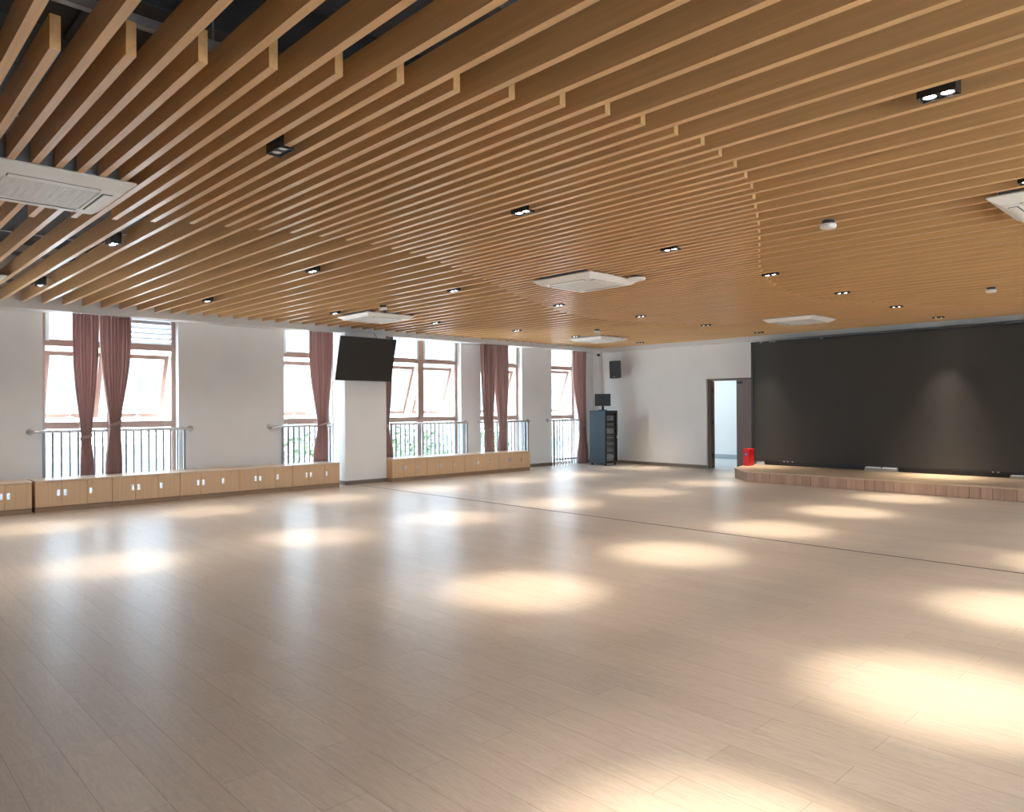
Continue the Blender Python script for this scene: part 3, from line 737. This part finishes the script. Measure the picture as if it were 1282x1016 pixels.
MB().box(-.62, .62, -.32, .32, -.03, 0).build('frame', M['white'], cp)
MB().box(-.59, .59, -.29, .29, -.034, -.03).build('diffuser', mat('cool_diffuser', (1, 1, 1), .5, emit=((.72, .88, 1.0), 11), noise=((3, 3, 3), .01)), cp)

# ------------------------------------------------------------------ outside the windows
struct('ground', MB().box(-90, 80, -60, 110, -6.2, -6.0), M['concrete'], 'pale ground outside the windows', 'ground')
def building(x, y0, y1, z1, m, label, nf, nw, z0=-6.0, dep=9):
    r = empty('apartment_building', (x, (y0+y1)/2, z0), label=label, cat='building', group='pale buildings outside the windows')
    H = z1-z0; W = y1-y0
    MB().box(-dep, 0, -W/2, W/2, 0, H).build('facade', m, r)
    MB().box(-dep-.2, .3, -W/2-.2, W/2+.2, H, H+.35).build('roof_edge', m, r)
    fh = H/nf
    for f in range(nf):
        MB().box(0, .9, -W/2+.6, W/2-.6, f*fh+.0, f*fh+.16).build('balcony_slab', m, r)
        for k in range(nw):
            c = -W/2+W*(k+.5)/nw
            MB().box(0, .05, c-.75, c+.75, f*fh+1.0, f*fh+2.45).build('window', M['facade_glass'], r)
        rl = MB()
        rl.box(.84, .88, -W/2+.6, W/2-.6, f*fh+1.0, f*fh+1.05)
        for k in range(int(W/.9)): rl.box(.85, .87, -W/2+.6+k*.9, -W/2+.63+k*.9, f*fh+.16, f*fh+1.0)
        rl.build('balcony_rail', M['louvre'], r)
building(-30, 1, 15, 9.5, M['facade_white'], 'pale apartment block seen through the leftmost window', 5, 4)
building(-33, 17.5, 30, 12, M['facade_white'], 'pale apartment block seen beside the pillar', 6, 4)
building(-31, 31.5, 48, 10, M['facade_pink'], 'rosy apartment block seen through the far windows', 5, 5)
def tree(x, y, ztop, r, label, seed):
    rn = random.Random(seed)
    t = empty('leafy_tree', (x, y, -6.0), label=label, cat='tree', group='trees outside the windows')
    H = ztop+6
    MB().tube([(0, 0, 0), (.1, .05, H*.4), (0, .1, H*.75)], [.16, .12, .06], 10).build('trunk', M['bark'], t, smooth=True)
    bm = bmesh.new()
    for k in range(1700):
        while True:
            p = Vector((rn.uniform(-1, 1), rn.uniform(-1, 1), rn.uniform(-1, 1)))
            if .25 < p.length < 1: break
        p = Vector((p.x*r, p.y*r, H-r*1.15+p.z*r*1.15)); q = rn.uniform(.07, .14)
        n = Vector((rn.uniform(-1, 1), rn.uniform(-1, 1), rn.uniform(-.2, 1))).normalized()
        u = n.orthogonal().normalized(); w = n.cross(u)
        bm.faces.new([bm.verts.new(p+u*q*a+w*q*b_) for a, b_ in ((-1, 0), (0, -.55), (1, 0), (0, .55))])
    me = bpy.data.meshes.new('crown'); bm.to_mesh(me); bm.free(); me.materials.append(M['leaf'])
    o = bpy.data.objects.new('crown', me); COL.objects.link(o); o.parent = t
tree(-19.5, 10.6, .9, 1.6, 'green tree top seen left of the pillar', 1)
tree(-20.0, 14.4, 1.0, 1.6, 'green tree top low behind the window right of the pillar, left half', 2)
tree(-20.5, 18.0, .8, 1.6, 'green tree top low behind the window right of the pillar, right half', 3)

# ------------------------------------------------------------------ sky, camera, view
w = bpy.data.worlds.new('sky'); SC.world = w; w.use_nodes = True
bg = w.node_tree.nodes['Background']; bg.inputs['Color'].default_value = (.62, .81, 1.0, 1); bg.inputs['Strength'].default_value = 6.5
sun = bpy.data.lights.new('sun', 'SUN'); sun.energy = 26; sun.angle = math.radians(2); sun.color = (1, .96, .90)
so = bpy.data.objects.new('sun', sun); COL.objects.link(so); so.location = (20, -10, 40)
so.rotation_euler = Vector((-.50, .12, -.86)).to_track_quat('-Z', 'Y').to_euler()

cam = bpy.data.cameras.new('camera'); co = bpy.data.objects.new('camera', cam); COL.objects.link(co)
cam.sensor_fit = 'HORIZONTAL'; cam.sensor_width = 36; cam.lens = 918.257/1282*36; cam.clip_start = .05; cam.clip_end = 300
R = [[0.6895765218140588, -0.006393345369508562, -0.7241846074709206], [0.7241918327026876, -0.0015268152621538654, 0.6895968809977883], [-0.00551452713725826, -0.9999783967517206, 0.0035771525423169657]]
m = Matrix(((R[0][0], -R[0][1], -R[0][2], 0), (R[1][0], -R[1][1], -R[1][2], 0), (R[2][0], -R[2][1], -R[2][2], 1.45), (0, 0, 0, 1)))
co.matrix_world = m
SC.camera = co
SC.view_settings.view_transform = 'Standard'; SC.view_settings.look = 'None'; SC.view_settings.gamma = 1; SC.view_settings.use_curve_mapping = False
SC.view_settings.exposure = 0.88
SC.cycles.max_bounces = 12; SC.cycles.diffuse_bounces = 6; SC.cycles.transparent_max_bounces = 16
